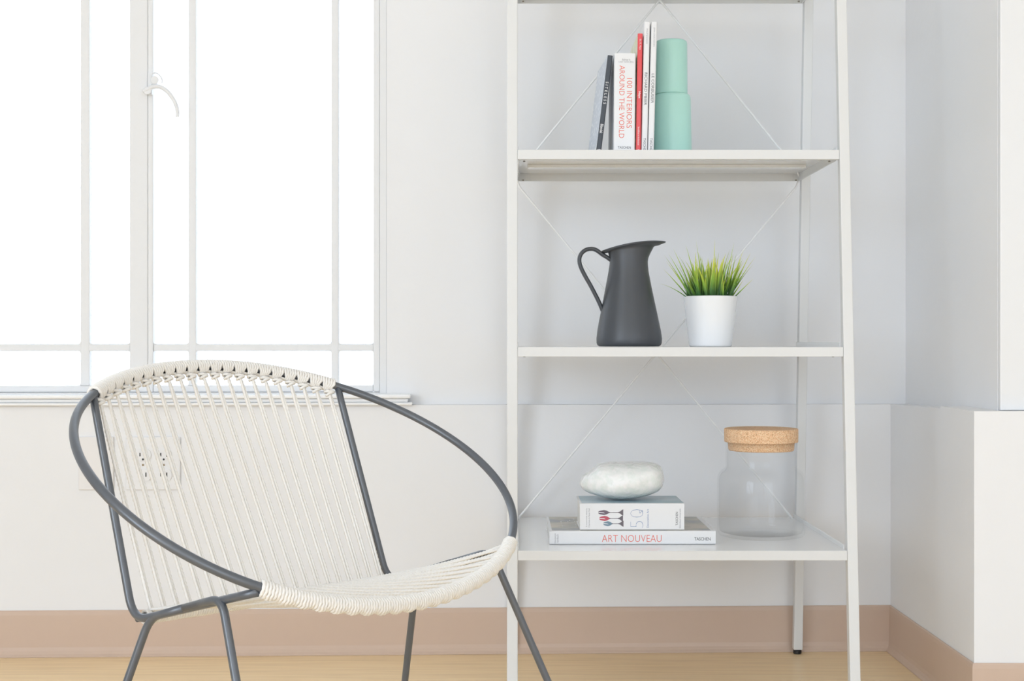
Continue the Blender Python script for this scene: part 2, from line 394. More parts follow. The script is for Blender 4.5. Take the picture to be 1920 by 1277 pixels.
# ------------------------------------------------------------------ the steel window
FO = UO-.004     # face of the outer frame
win = bpy.data.objects.new('window_1', None); col.objects.link(win); win['kind'] = 'structure'
win.location = WM @ Vector(((W0+W1)/2, UO, WZ0))
b = MB()
sf = ws(712, FO)
fw = sf-W0
wbox(b, W0, sf, FO-.05, FO, WZ0, WZ1); wbox(b, W1-fw, W1, FO-.05, FO, WZ0, WZ1)
wbox(b, sf, W1-fw, FO-.05, FO, WZ0, WZ0+.006); wbox(b, sf, W1-fw, FO-.05, FO, WZ1-.02, WZ1)
bevel(b.build('window_frame', M_SASH, win), .0015)
def sash(px_edges, bars_px, zb0, so, name):
    """px_edges: outer right, glass right, glass left, outer left (picture columns); bars: list of (px0, px1)"""
    R, gR, gL, L = px_edges
    m = MB(); o0 = so-.03
    zt = WZ1-.022
    zg0 = wz(500, 723, so); z1a, z1b = wz(500, 658, so), wz(500, 645, so); z2a, z2b = 1.98, 1.995
    wbox(m, ws(R, so), ws(gR, so), o0, so, zb0, zt); wbox(m, ws(gL, so), ws(L, so), o0, so, zb0, zt)
    wbox(m, ws(gR, so), ws(gL, so), o0, so-.001, zb0, zg0); wbox(m, ws(gR, so), ws(gL, so), o0, so-.001, zt-.02, zt)
    fr = bevel(m.build('casement_sash', M_SASH, win), .0022, 2)
    g = MB()
    for (a, c) in bars_px: wbox(g, ws(a, so), ws(c, so), o0+.004, so-.003, zg0, zt-.02)
    wbox(g, ws(gR, so), ws(gL, so), o0+.005, so-.0035, z1a, z1b); wbox(g, ws(gR, so), ws(gL, so), o0+.005, so-.0035, z2a, z2b)
    bevel(g.build('glazing_bars', M_SASH, fr), .002, 2)
    cols = sorted([ws(gR, so)]+[x for (a, c) in bars_px for x in (ws(a, so), ws(c, so))]+[ws(gL, so)])
    og = so-.016
    for k in range(0, len(cols), 2):
        for za, zb in ((zg0, z1a), (z1b, z2a), (z2b, zt-.02)):
            p = MB(); wbox(p, cols[k], cols[k+1], og-.0005, og+.0005, za, zb); pane = p.build('window_pane', M_PANE, fr)
    # painted putty rounding every pane corner
    q = MB(); rf = .0052
    for k in range(0, len(cols), 2):
        for za, zb in ((zg0, z1a), (z1b, z2a), (z2b, zt-.02)):
            for xc, sx in ((cols[k], 1), (cols[k+1], -1)):
                for zc, sz in ((za, 1), (zb, -1)):
                    pts = [(xc-sx*.0005, zc-sz*.0005), (xc+sx*rf, zc-sz*.0005)]+[(xc+sx*(rf-rf*math.sin(a)), zc+sz*(rf-rf*math.cos(a))) for a in np.linspace(.0, math.pi/2, 6)]+[(xc-sx*.0005, zc+sz*rf)]
                    n_ = len(pts); v_ = [WM @ Vector((x, o, z)) for o in (og+.0006, so-.0042) for x, z in pts]
                    q.add(v_, [tuple(range(n_))[::-1], tuple(range(n_, 2*n_))]+[(a_, (a_+1) % n_, n_+(a_+1) % n_, n_+a_) for a_ in range(n_)])
    q.build('putty', M_SASH, fr)
    # chicken-wire set in the glass
    q = MB(); hx = .0147; hy = .0185; wth = .00013
    a0, a1 = cols[0], cols[-1]; zz0, zz1 = zg0, 1.975
    nx = int((a1-a0)/hx)+1; ny = int((zz1-zz0)/(hy*.75))+1
    def seg(x0, z0, x1, z1):
        dx, dz = x1-x0, z1-z0; L_ = math.hypot(dx, dz); ox, oz = -dz/L_*wth, dx/L_*wth
        pts = [(x0+ox, z0+oz), (x0-ox, z0-oz), (x1-ox, z1-oz), (x1+ox, z1+oz)]
        q.add([WM @ Vector((x, og+.0009, z)) for x, z in pts], [(0, 1, 2, 3)])
    for j in range(ny):
        for i in range(nx):
            x = a0+.003+(i+.5*(j % 2))*hx; z = zz0+j*hy*.75
            if x+hx > a1-.003 or z+hy > zz1: continue
            seg(x, z, x, z+hy*.5); seg(x, z+hy*.5, x+hx/2, z+hy*.75); seg(x+hx/2, z+hy*.75, x+hx, z+hy*.5)
    q.build('wire_mesh', M_WIRE, fr)
    return fr
SO = FO-.003
s1 = sash((712, 700, 287, 277), [(621, 635), (353, 367)], WZ0+.007, SO, 's')
s2 = sash((276.9, 243, -182, -215), [(150, 167), (-118, -102)], WZ0+.007, SO+.0015, 's')
# lever handle
def wp(px, py, off): 
    return WM @ Vector((ws(px, off), off, wz(px, py, off)))
h = MB()
hp = [wp(x, y, SO+.026) for x, y in ((268, 171), (275, 169), (287, 163), (300, 163), (313, 171), (323, 183), (330, 197), (333, 210), (332.5, 219))]
hp = catmull(hp, 6)
rr = np.interp(np.linspace(0, 1, len(hp)), [0, .1, .3, .8, 1], [.0042, .005, .0048, .0042, .0033])
h.tube(hp, rr, 14)
hb = MB()
def disc(mb, px, py, r, o0, o1, n=28):
    c0, c1 = wp(px, py, o0), wp(px, py, o1); d = (c1-c0)
    up = Vector((0, 0, 1)); v = []
    for c in (c0, c1):
        for k in range(n): a = 2*math.pi*k/n; v.append(c+WD*r*math.cos(a)+up*r*math.sin(a))
    mb.add(v, [tuple(range(n))[::-1], tuple(range(n, 2*n))]+[(k, (k+1) % n, n+(k+1) % n, n+k) for k in range(n)])
hk_ = MB(); disc(hk_, 276, 170, .0085, SO, SO+.030); bevel(hk_.build('handle_hub', M_SASH, s1), .0015)
disc(hb, 290, 150, .0085, SO+.002, SO+.030)
hk = catmull([wp(x, y, SO+.02) for x, y in ((284, 144), (287, 137.5), (293, 137), (300, 142), (304, 150), (303.5, 156))], 5)
hk_ = MB(); hk_.tube(hk, .0014, 8); hk_.build('catch_hook', M_SASH, s1, True)
wbox(hb, ws(287, SO), ws(279, SO), SO-.001, SO+.010, wz(280, 178, SO), wz(280, 139, SO))
wbox(hb, ws(296, SO), ws(285, SO), SO+.002, SO+.012, wz(280, 160, SO), wz(280, 146, SO))
wh = h.build('window_handle', M_SASH, s1, True)
bevel(hb.build('handle_catch', M_SASH, s1), .0008)

# ------------------------------------------------------------------ wall plates behind the chair
t = thing('blank_wall_plate', 'plain ivory blank plate low on the wall, left of the double socket', 'wall plate', wp(180, 919, 0))
b = MB(); wbox(b, ws(213, .004), ws(147, .004), .0003, .0055, wz(180, 919, .004), wz(180, 819, .004)); bevel(b.build('plate', M_PLATE, t), .003, 3)
for py in (835, 903): b = MB(); disc(b, 180, py, .0028, .0055, .0066, 14); b.build('screw', M_PLATE, t)
t = thing('power_outlet', 'white double socket plate on the wall seen through the cords of the chair back', 'power socket', wp(287, 919, 0))
b = MB(); wbox(b, ws(338, .004), ws(236, .004), .0003, .0055, wz(287, 919, .004), wz(287, 819, .004)); bevel(b.build('plate', M_OUTLET, t), .003, 3)
for cx_ in (268, 307):
    for cy_ in (853.5, 891):
        c = MB(); n = 26; pts = []
        c0 = wp(cx_, cy_, .0058)
        for k in range(n):
            a = 2*math.pi*k/n; x = .0172*math.cos(a); z = max(-.0122, min(.0122, .0172*math.sin(a))); pts.append(c0+WD*x+Vector((0, 0, z)))
        pts2 = [p+NR*.0022 for p in pts]
        c.add(pts+pts2, [tuple(range(n))[::-1], tuple(range(n, 2*n))]+[(k, (k+1) % n, n+(k+1) % n, n+k) for k in range(n)])
        soc = c.build('socket', M_OUTLET, t)
        cc = wp(cx_, cy_-1, .0081)
        for dx, hh in ((.0063, .0045), (-.0063, .0036)):
            c = MB(); c.box(-.0011, .0011, 0, .0005, -hh, hh, Matrix.Translation(cc-WD*dx) @ Matrix(((WD.x, NR.x, 0, 0), (WD.y, NR.y, 0, 0), (0, 0, 1, 0), (0, 0, 0, 1)))); c.build('slot', M_DARKHOLE, soc)
        c = MB(); g0 = wp(cx_, cy_+8, .0081); n2 = 12
        gp = [g0+WD*.0022*math.cos(2*math.pi*k/n2)+Vector((0, 0, .0022*math.sin(2*math.pi*k/n2))) for k in range(n2)]
        c.add(gp+[p+NR*.0005 for p in gp], [tuple(range(n2))[::-1], tuple(range(n2, 2*n2))]+[(k, (k+1) % n2, n2+(k+1) % n2, n2+k) for k in range(n2)])
        c.build('ground_hole', M_DARKHOLE, soc)
for cx_ in (268, 307): b = MB(); disc(b, cx_, 872, .0022, .0055, .0068, 12); b.build('screw', M_SCREW, t)

# ------------------------------------------------------------------ the shelf unit
XL0, XL1, XR0, XR1 = -.009, .0103, .603, .622
Yf = lambda z: 2.531+.0848*z          # front face of the front legs
Yr = lambda z: 3.044-.0815*z          # front face of the rear legs
D = .019
shelf = thing('shelf_unit', 'tall white metal open shelf unit with splayed legs and crossed wire bracing', 'shelf', ((XL0+XR1)/2, 2.8, 0))
ZT = 1.80; SH = [.294, .660, 1.023, 1.388, 1.753]
for x0, x1 in ((XL0, XL1), (XR0, XR1)):
    for fn, k in ((Yf, 0), (Yr, 1)):
        z0 = .0095
        b = MB(); b.hexa([(x0, fn(z0), z0), (x1, fn(z0), z0), (x1, fn(z0)+D, z0), (x0, fn(z0)+D, z0)], [(x0, fn(ZT), ZT), (x1, fn(ZT), ZT), (x1, fn(ZT)+D, ZT), (x0, fn(ZT)+D, ZT)])
        leg = bevel(b.build('leg', M_SHELF, shelf), .0016, 2)
        cxm = (x0+x1)/2; v, f = lathe(cxm, fn(0)+D/2, [(.0080, .0002), (.0088, .0015), (.0088, .0075), (.0070, .0094)], 24)
        obj('rubber_foot', v, f, M_BLACK, leg)['label'] = 'black rubber foot'
for i, z in enumerate(SH):
    y0, y1 = Yf(z)+.0002, Yr(z)+D; x0, x1 = XL1+.0004, XR0-.0004; hgt = .0175
    b = MB(); th = .0016
    b.box(x0, x1, y0+.0012, y1-.0012, z-th, z-.0001)                 # tray
    b.box(x0+.02, x1-.02, (y0+y1)/2+.02, (y0+y1)/2+.05, z-.008, z-th)
    s = bevel(b.build('shelf_tray', M_TRAY, shelf), .0012, 2)
    b = MB(); b.box(x0, x1, y0, y0+th, z-hgt, z); b.box(x0, x1, y0+th-.0002, y0+.012, z-hgt, z-hgt+th); bevel(b.build('front_lip', M_SHELF, s), .0007, 2)
    b = MB(); b.box(x0, x1, y1-th, y1, z-hgt, z); bevel(b.build('rear_lip', M_SHELF, s), .0007, 2)
    for xa in (x0, x1-.0018):
        b = MB(); b.box(xa, xa+.0018, y0+D+.002, y1-.0005, z-hgt, z+.0085); bevel(b.build('side_lip', M_TRAY, s), .0006, 1)
    for xa, sg in ((x0, 1), (x1, -1)):
        for yy in (y0+.03, y1-.02):
            b = MB(); b.tube([(xa+sg*.012, yy, z-hgt-.0012), (xa+sg*.012, yy, z-hgt+.0012)], .0022, 10); b.build('bolt', M_BOLT, s)
for za, zb in ((.292, .997), (1.021, 1.727)):
    for sgn in (1, -1):
        xa, xb = (XL1+.001, XR0-.006)
        z0_, z1_ = (zb, za) if sgn == 1 else (za, zb)
        yo = -.002 if sgn == 1 else .0035
        A = Vector((xa, Yr(z0_)+yo, z0_)); B = Vector((xb, Yr(z1_)+yo, z1_))
        dv = (B-A).normalized()
        pts = [A+Vector((0, 0, .008 if z0_ > z1_ else -.008)), A+dv*.006]+[A.lerp(B, t_) for t_ in (.25, .5, .75)]+[B-dv*.006, B+Vector((0, 0, -.008 if z0_ > z1_ else .008))]
        b = MB(); b.tube(fillet(pts, .004, 4), .0022, 10); b.build('cross_brace', M_BRACE, shelf, True)

# ------------------------------------------------------------------ chair
u_th, u_tau = .8678, .5673
HC = np.array([-.2823, 1.9447, .493]); HA, HB = .33, .2721; BB, BF = .7434, .7512
QU = (.0037, -.0001); QV = (-.0035, -.006); QN = (.0083, .0037)
U = np.array([math.cos(u_th), math.sin(u_th), 0]); FWD = np.array([math.sin(u_th), -math.cos(u_th), 0])
Vv = FWD*math.cos(u_tau)-np.array([0, 0, 1])*math.sin(u_tau); Nn = np.cross(U, Vv)
def hoop(t):
    t = np.atleast_1d(t)
    a = HA*np.sin(t)+QU[0]*np.sin(2*t)+QU[1]*np.sin(3*t)
    b_ = HB*np.cos(t)+QV[0]*np.cos(2*t)+QV[1]*np.cos(3*t)
    c = QN[0]*np.cos(2*t)+QN[1]*np.cos(3*t)
    return HC+a[:, None]*U+b_[:, None]*Vv+c[:, None]*Nn
RH = .0059; RB = .0053; RC = .0021
chair = thing('hoop_chair', 'round lounge chair of dark grey steel tube strung with white cotton cord', 'chair', (HC[0], HC[1], 0))
b = MB(); b.tube(hoop(np.linspace(0, 2*np.pi, 180, endpoint=False)), RH, 18, True); b.build('hoop', M_STEEL, chair, True)
BL, BR, FL, FR = [Vector(q) for q in hoop(np.array([np.pi+BB, np.pi-BB, -BF, BF]))]
CL = Vector((-.4853, 1.823, .3125)); CR = Vector((-.1880, 2.158, .304))
dn = Vector(Nn) * (-1 if Nn[2] > 0 else 1)
for A, C, B_ in ((BL, CL, FL), (BR, CR, FR)):
    b = MB(); e = B_+(B_-C).normalized()*.004+Vector((0, 0, -.008))
    b.tube(dense(fillet([A, C, e], .032, 10), .03), RB, 16); b.build('side_frame', M_STEEL, chair, True)
b = MB(); bar0 = CL.lerp(CR, .012)+Vector((0, 0, .003)); bar1 = CL.lerp(CR, .988)+Vector((0, 0, .003)); b.tube(dense([bar0, bar1], .03), RB, 16); b.build('seat_bar', M_STEEL, chair, True)
# legs: each one a bent rod leaving the side frame
def onray(px, py, Yfoot):
    return P(px, py, Yfoot)
def foot_from(px0, py0, px1, py1, Yft):
    y = CY+H*F/Yft; s_ = (y-py0)/(py1-py0); x = px0+(px1-px0)*s_; q = P(x, y, Yft); q.z = .0; return q
ou = Vector(U)
def leg(top, mid, foot):
    f2 = foot.copy(); f2.z = .004
    b = MB(); b.tube(dense(fillet([mid, top, f2], .022, 8), .05), RB, 16)
    o = b.build('leg', M_STEEL, chair, True)
    v, f_ = lathe(f2.x, f2.y, [(.0078, .0003), (.0085, .002), (.0085, .010), (.0062, .012)], 20); obj('foot_cap', v, f_, M_BLACK, o)
offL = -ou*(RB*1.55)+Vector((0, 0, -RB*.9)); offR = ou*(RB*1.55)+Vector((0, 0, -RB*.9))
def side(C, B_, t_): return C.lerp(B_, t_)
tl = P(281, 1158, 1.800); tf = P(416, 1121, 1.695)
leg(tl, tl.lerp(tf, .5), foot_from(277, 1172, 240, 1277, 1.80))
leg(tf, tl.lerp(tf, .5), foot_from(419, 1150, 441, 1277, 1.60))
tr_ = P(782, 1074, 2.140); tfr = P(921, 1033, 2.045)
leg(tr_, tr_.lerp(tfr, .5), foot_from(773, 1148, 759, 1277, 2.25))
leg(tfr, tr_.lerp(tfr, .5), foot_from(942, 1072, 1028, 1277, 2.06))

# --- cord wrapping
NG = 21
def wrap_arc(centers, Ddir, turns_per, mode):
    """centers: fn(s in 0..1)->point ; Ddir: fn(s)->unit vector to which the cords leave"""
    total = NG*turns_per; seg = 44
    pts = []; n = int(total*seg)
    s_ = (np.arange(n+1)/n)*NG
    g = np.minimum(np.floor(s_), NG-1); fr = s_-g
    psi = 2*np.pi*s_*turns_per
    dist = None
    cg = (g+.5)
    k = 1-.42*np.maximum(0, np.cos(psi))**1.5 if mode == 'back' else 1-.12*np.maximum(0, np.cos(psi))
    sl = (cg+(fr-.5)*k)/NG
    # smooth group hand-over
    C = centers(np.clip(sl, 0, 1)); e = 1e-3
    T = centers(np.clip(sl+e, 0, 1))-centers(np.clip(sl-e, 0, 1)); T /= np.linalg.norm(T, axis=1)[:, None]
    Dv = Ddir(sl); Dv = Dv-T*(Dv*T).sum(1)[:, None]; Dv /= np.linalg.norm(Dv, axis=1)[:, None]
    Nv = np.cross(T, Dv)
    R = (RH+RC*.95)*np.ones_like(psi)
    if mode == 'back': R = R*(1+.32*np.maximum(0, np.cos(psi))**3*(1-1.2*abs(fr-.5)))
    if mode == 'front':
        down = np.array([0, 0, -1.]); dd = np.cos(psi)*(Dv@down)+np.sin(psi)*(Nv@down)
        R = R*(1+.34*np.maximum(0, dd)**2*np.maximum(0, np.cos(2*np.pi*(fr-.5)*.5))**2)
    return C+R[:, None]*(np.cos(psi)[:, None]*Dv+np.sin(psi)[:, None]*Nv)
def arcc(t0, t1):
    tt = np.linspace(t0, t1, 400); pp = hoop(tt); L = np.concatenate([[0], np.cumsum(np.linalg.norm(np.diff(pp, axis=0), axis=1))]); L /= L[-1]
    return lambda s: hoop(np.interp(s, L, tt))
back_c = arcc(np.pi+BB-.012, np.pi-BB+.022)       # left to right
front_c = arcc(-BF+.020, BF+.01)
barA, barB = np.array(CL.lerp(CR, .035)+Vector((0, 0, .003))), np.array(CL.lerp(CR, .985)+Vector((0, 0, .003)))
bar_c = lambda s: barA[None, :]+(barB-barA)[None, :]*np.atleast_1d(s)[:, None]
toback = lambda s: bar_c(np.clip(s, 0, 1))-back_c(np.clip(s, 0, 1))
tofront = lambda s: bar_c(np.clip(s, 0, 1))-front_c(np.clip(s, 0, 1))
def cordobj(name, pts, parent, r=RC, n=8, pitch=.0075, step=None):
    b = MB(); b.tube(pts, r, n, lobes=2, pitch=pitch, depth=.15); return b.build(name, M_CORD, parent, True)
cordobj('back_wrap', wrap_arc(back_c, toback, 5.0, 'back'), chair, r=.0023)
cordobj('front_wrap', wrap_arc(front_c, tofront, 5.6, 'front'), chair, r=.0023)
# wrapping on the seat bar
n = 21*5*36; s_ = np.arange(n+1)/n; psi = 2*np.pi*s_*21*5
T = (barB-barA)/np.linalg.norm(barB-barA); Dv = np.cross(T, [0, 0, 1.]); Dv /= np.linalg.norm(Dv); Nv = np.cross(T, Dv)
cordobj('bar_wrap', bar_c(s_)+(RB+RC)*(np.cos(psi)[:, None]*Dv+np.sin(psi)[:, None]*Nv), chair)
# strung cords: every strand is a doubled rope
def strand(a, b_, side_, name, sag=0.0, knot=True, w0=.62):
    a, b_ = Vector(a), Vector(b_); L = (b_-a).length; n = int(L/.0011)
    mb = MB()
    for sg in (-1, 1):
        pts = []
        for i in range(n+1):
            t = i/n
            wdt = RC*.98*(w0+(1-w0)*min(1, t/.25))
            p = a.lerp(b_, t)+side_*sg*wdt
            p.z -= sag*4*t*(1-t)
            p += nrm_*(.0016*sg*math.cos(math.pi*t/.25)*(1-t/.25) if t < .25 else 0.0)
            pts.append(p)
        mb.tube(pts, RC, 9, lobes=3, pitch=.0062*sg, depth=.17)
    if knot:
        d = (b_-a).normalized(); k0 = a+d*.004
        for (dd, ra, rb, tl) in ((-.001, .0068, .0037, .22), (.0020, .0058, .0040, -.28)):
            ring = []
            for j in range(30):
                an = 2*math.pi*j/30
                ring.append(k0+d*(dd+ra*math.cos(an)*tl)+side_*ra*math.cos(an)+nrm_*rb*math.sin(an))
            mb.tube(ring, RC*1.0, 8, True, lobes=2, pitch=.006, depth=.15)
    return mb.build(name, M_CORD, chair, True)
for i in range(NG):
    s_ = (i+.5)/NG
    a = back_c(s_)[0]; c_ = bar_c(s_)[0]; d = Vector(c_-a).normalized(); T = Vector(back_c(min(1, s_+.01))[0]-back_c(max(0, s_-.01))[0]).normalized()
    sd = (T-d*T.dot(d)).normalized(); nrm_ = sd.cross(d)
    a2 = Vector(a)+d*(RH+RC*2.6); c2 = Vector(c_)+Vector(FWD)*RB*1.0-d*.003
    strand(a2, c2, sd, 'back_cord')
for i in range(NG):
    s_ = (i+.5)/NG
    a = front_c(s_)[0]; c_ = bar_c(s_)[0]; d = Vector(c_-a).normalized(); T = Vector(front_c(min(1, s_+.01))[0]-front_c(max(0, s_-.01))[0]).normalized()
    sd = (T-d*T.dot(d)).normalized(); nrm_ = sd.cross(d)
    a2 = Vector(a)+d*(RH+RC*1.2)+Vector((0, 0, .001)); c2 = Vector(c_)+Vector((0, 0, RB*1.5))
    strand(a2, c2, sd, 'seat_cord', sag=.004, knot=False, w0=.9)

# ------------------------------------------------------------------ lettering
def lettering(name, text, M, x, y, wdt, hgt, material, parent, thick=.0002, thin=0.0, rot=0, align='C', space=1.0):
    """flat letters in the local x/y plane of matrix M, centred at (x, y), fitted into wdt x hgt"""
    cu = bpy.data.curves.new('t', 'FONT'); cu.body = text; cu.size = 1; cu.offset = thin; cu.space_character = space
    cu.align_x = 'CENTER'; cu.resolution_u = 3
    o = bpy.data.objects.new('t', cu); col.objects.link(o)
    dg = bpy.context.evaluated_depsgraph_get(); me = bpy.data.meshes.new_from_object(o.evaluated_get(dg))
    bpy.data.objects.remove(o); bpy.data.curves.remove(cu)
    vs = np.array([v.co for v in me.vertices]); fs = [tuple(p.vertices) for p in me.polygons]; bpy.data.meshes.remove(me)
    mn, mx = vs.min(0), vs.max(0); k = (wdt/(mx[0]-mn[0]), hgt/(mx[1]-mn[1]))
    xy = (vs[:, :2]-(mn[:2]+mx[:2])/2)*np.array(k)
    c, s_ = math.cos(rot), math.sin(rot)
    verts = [M @ Vector((x+p[0]*c-p[1]*s_, y+p[0]*s_+p[1]*c, thick)) for p in xy]
    return obj(name, verts, fs, material, parent)

def book(name, label, x, y, z, t_, dep, hgt, lean=0, yaw=0, spine=M_COVW, left=None, right=None, lying=False, group=None, soft=True):
    """canonical frame: thickness along +x, depth along +y, height along +z; spine on y=0"""
    root = thing(name, label, 'book', (x, y, z), (0, 0, 0), group)
    if lying:
        R = Matrix.Rotation(math.radians(yaw), 4, 'Z') @ Matrix.Rotation(-math.pi/2, 4, 'Y')
    else:
        R = Matrix.Rotation(math.radians(yaw), 4, 'Z') @ Matrix.Rotation(math.radians(lean), 4, 'Y')
    root.matrix_basis = Matrix.Translation((x, y, z+(0 if lying else t_*math.sin(math.radians(lean))))) @ R
    bpy.context.view_layer.update()
    M = root.matrix_basis
    th = .0012
    # cover as one folded sheet (spine slightly rounded)
    b = MB(); n = 8; out = []; inn = []
    rd = min(.003, t_*.3)
    pr = [(0, dep)]+[(0+rd-rd*math.cos(a), rd-rd*math.sin(a)) for a in np.linspace(0, math.pi/2, 5)]+[(t_-rd+rd*math.sin(a), rd-rd*math.cos(a)) for a in np.linspace(0, math.pi/2, 5)]+[(t_, dep)]
    pi_ = [(th, dep)]+[(rd-(rd-th)*math.cos(a) if rd > th else th, max(th, rd-(rd-th)*math.sin(a))) for a in np.linspace(0, math.pi/2, 5)]+[(t_-rd+(rd-th)*math.sin(a), max(th, rd-(rd-th)*math.cos(a))) for a in np.linspace(0, math.pi/2, 5)]+[(t_-th, dep)]
    K = len(pr); v = []; f = []; fm = []
    for zz in (0, hgt):
        for q in pr: v.append((q[0], q[1], zz))
    for zz in (0, hgt):
        for q in pi_: v.append((q[0], q[1], zz))
    for i in range(K-1):
        mi = 1 if i == 0 else (2 if i == K-2 else 0)
        f.append((i, i+1, K+i+1, K+i)); fm.append(mi)
        f.append((2*K+i+1, 2*K+i, 3*K+i, 3*K+i+1)); fm.append(0)
        f.append((i+1, i, 2*K+i, 2*K+i+1)); fm.append(0)
        f.append((K+i, K+i+1, 3*K+i+1, 3*K+i)); fm.append(0)
    f.append((0, K, 3*K, 2*K)); fm.append(0); f.append((K-1, 2*K-1+0, 4*K-1, 3*K-1)[::-1]); fm.append(0)
    obj('cover', [M @ Vector(q) for q in v], f, None, root, False, [spine, left or spine, right or spine], fm)
    b = MB(); b.box(th+.0002, t_-th-.0002, th+.0008, dep-.003, .002, hgt-.002, M); b.build('pages', M_PAPER, root)
    SP = M @ Matrix(((1, 0, 0, 0), (0, 0, -1, 0), (0, 1, 0, 0), (0, 0, 0, 1)))     # spine plane: local x across, local y up, z outwards
    return root, SP, M
DOWN = -math.pi/2
# -- upper shelf, left to right
z3 = SH[2]+.0005; YB = 2.664; k3 = YB/F
def X3(px): return (px-CX)*k3
tH = .1815
r, SP, M = book('book', 'thin slate grey book leaning at the left end of the upright row, pale blue cover', X3(1118), YB+.004, z3, .0095, .168, .1845, 6.9, 3.0, M_COVD, M_COVBLUE, M_COVBLUE, group=None)
lettering('title', 'S I T E L E S S', SP, .0048, .1135, .042, .0052, M_WHITEINK, r, rot=DOWN)
lettering('author', 'Blanciak', SP, .0048, .0455, .0175, .0056, M_WHITEINK, r, rot=DOWN, thin=.01)
lettering('publisher', 'MIT', SP, .0046, .0045, .0058, .0052, M_WHITEINK, r, thin=.02)
b = MB(); b.add([M @ Vector(q) for q in ((-.0003, .003, .0005), (-.0003, .045, .0005), (-.0003, .003, .022))], [(0, 1, 2)]); b.build('cover_corner', M_WHITEINK, r)
r, SP, M = book('book', 'thick white upright book with coral lettering reading 100 interiors around the world', X3(1150), YB, z3, .0405, .142, .1865, .55, 0, M_COVW, M_COVPHOTO, M_COVPHOTO)
lettering('title', 'AROUND THE WORLD', SP, .0150, .0955, .136, .0100, M_REDINK, r, rot=DOWN, thin=-.004)
lettering('title', '100 INTERIORS', SP, .0292, .0930, .0935, .0100, M_REDINK, r, rot=DOWN, thin=-.004)
lettering('publisher', 'TASCHEN', SP, .0205, .0098, .0245, .0044, M_INK, r)
lettering('series', 'Bibliotheca Universalis', SP, .0205, .0030, .034, .0036, M_INK2, r)
lettering('editors', 'Balthazar &', SP, .0225, .1745, .0150, .0036, M_INK2, r)
lettering('editors', 'Laszlo Taschen (Eds.)', SP, .0225, .1700, .0275, .0036, M_INK2, r)
r, SP, M = book('book', 'slim coral red upright book between the thick white book and the tall white pair', X3(1192.2), YB, z3, .0094, .16, .2235, .95, 0, M_COVR, M_COVYEL, M_COVR)
lettering('title', 'Hays', SP, .0047, .1085, .0125, .0052, M_WHITEINK, r, rot=DOWN, thin=.01)
lettering('author', 'Ed. K. Hays', SP, .0047, .203, .0200, .0038, M_WHITEINK, r, rot=DOWN)
lettering('series', 'Sensibilities in Architecture', SP, .0047, .0315, .0345, .0034, M_WHITEINK, r, rot=DOWN)
b = MB(); v = [M @ Vector((.0047+.0019*math.cos(2*math.pi*k/16), -.0002, .0045+.0019*math.sin(2*math.pi*k/16))) for k in range(16)]; b.add(v, [tuple(range(16))]); b.build('emblem', M_WHITEINK, r)
r, SP, M = book('book', 'tall thin white upright book directly right of the slim coral red one', X3(1202.6), YB, z3, .0113, .168, .2455, 1.2, 0)
lettering('title', 'RICHARD MEIER', SP, .0056, .1195, .061, .0050, M_INK, r, rot=DOWN)
lettering('author', 'PHILIP JODIDIO', SP, .0056, .2185, .028, .0034, M_INK2, r, rot=DOWN)
lettering('publisher', 'TASCHEN', SP, .0056, .0142, .0265, .0044, M_INK, r, rot=DOWN)
r, SP, M = book('book', 'tall thin white upright book at the right end of the row, touching the mint flask', X3(1214.8), YB, z3, .0113, .168, .2455, 1.55, 0)
lettering('title', 'LE CORBUSIER', SP, .0056, .1205, .055, .0050, M_INK, r, rot=DOWN)
lettering('author', 'JEAN-LOUIS COHEN', SP, .0056, .2170, .036, .0034, M_INK2, r, rot=DOWN)
lettering('publisher', 'TASCHEN', SP, .0056, .0142, .0265, .0044, M_INK, r, rot=DOWN)
# mint flask with inverted cup
YT = 2.80
def zz(py, Y): return H-(py-CY)*Y/F
fx = (1260-CX)*YT/F; fr_ = .0385
t = thing('lidded_flask', 'mint green metal flask with a narrower cup top, right of the upright books', 'flask', (fx, YT, z3))
zn = zz(178, YT)
v, f = lathe(fx, YT, [(fr_*.90, z3), (fr_*.985, z3+.001), (fr_, z3+.004), (fr_*1.0, z3+.03), (fr_*.955, zn-.012), (fr_*.94, zn-.006), (fr_*.90, zn-.0018), (fr_*.84, zn)], 72); o = obj('body', v, f, M_TEAL, t, True)
zt_ = zz(77.5, YT)
v, f = lathe(fx-.002, YT, [(.0322, zn+.0002), (.0325, zn+.001), (.0318, zt_-.006), (.0310, zt_-.0022), (.0285, zt_), (.0, zt_+.0002)], 72, True, False); o = obj('cup', v, f, M_TEAL, t, True)

# -- middle shelf: jug
z2 = SH[1]+.0004; YJ = 2.720; kj = YJ/F
jx = (1040+670/4.8-CX)*kj
jug = thing('water_jug', 'matte charcoal grey jug with a flared slanting lip and looped handle', 'jug', (jx, YJ, z2))
def jz(y): return H-(420+y/4.8-CY)*kj
def jr(px): return px/4.8*kj
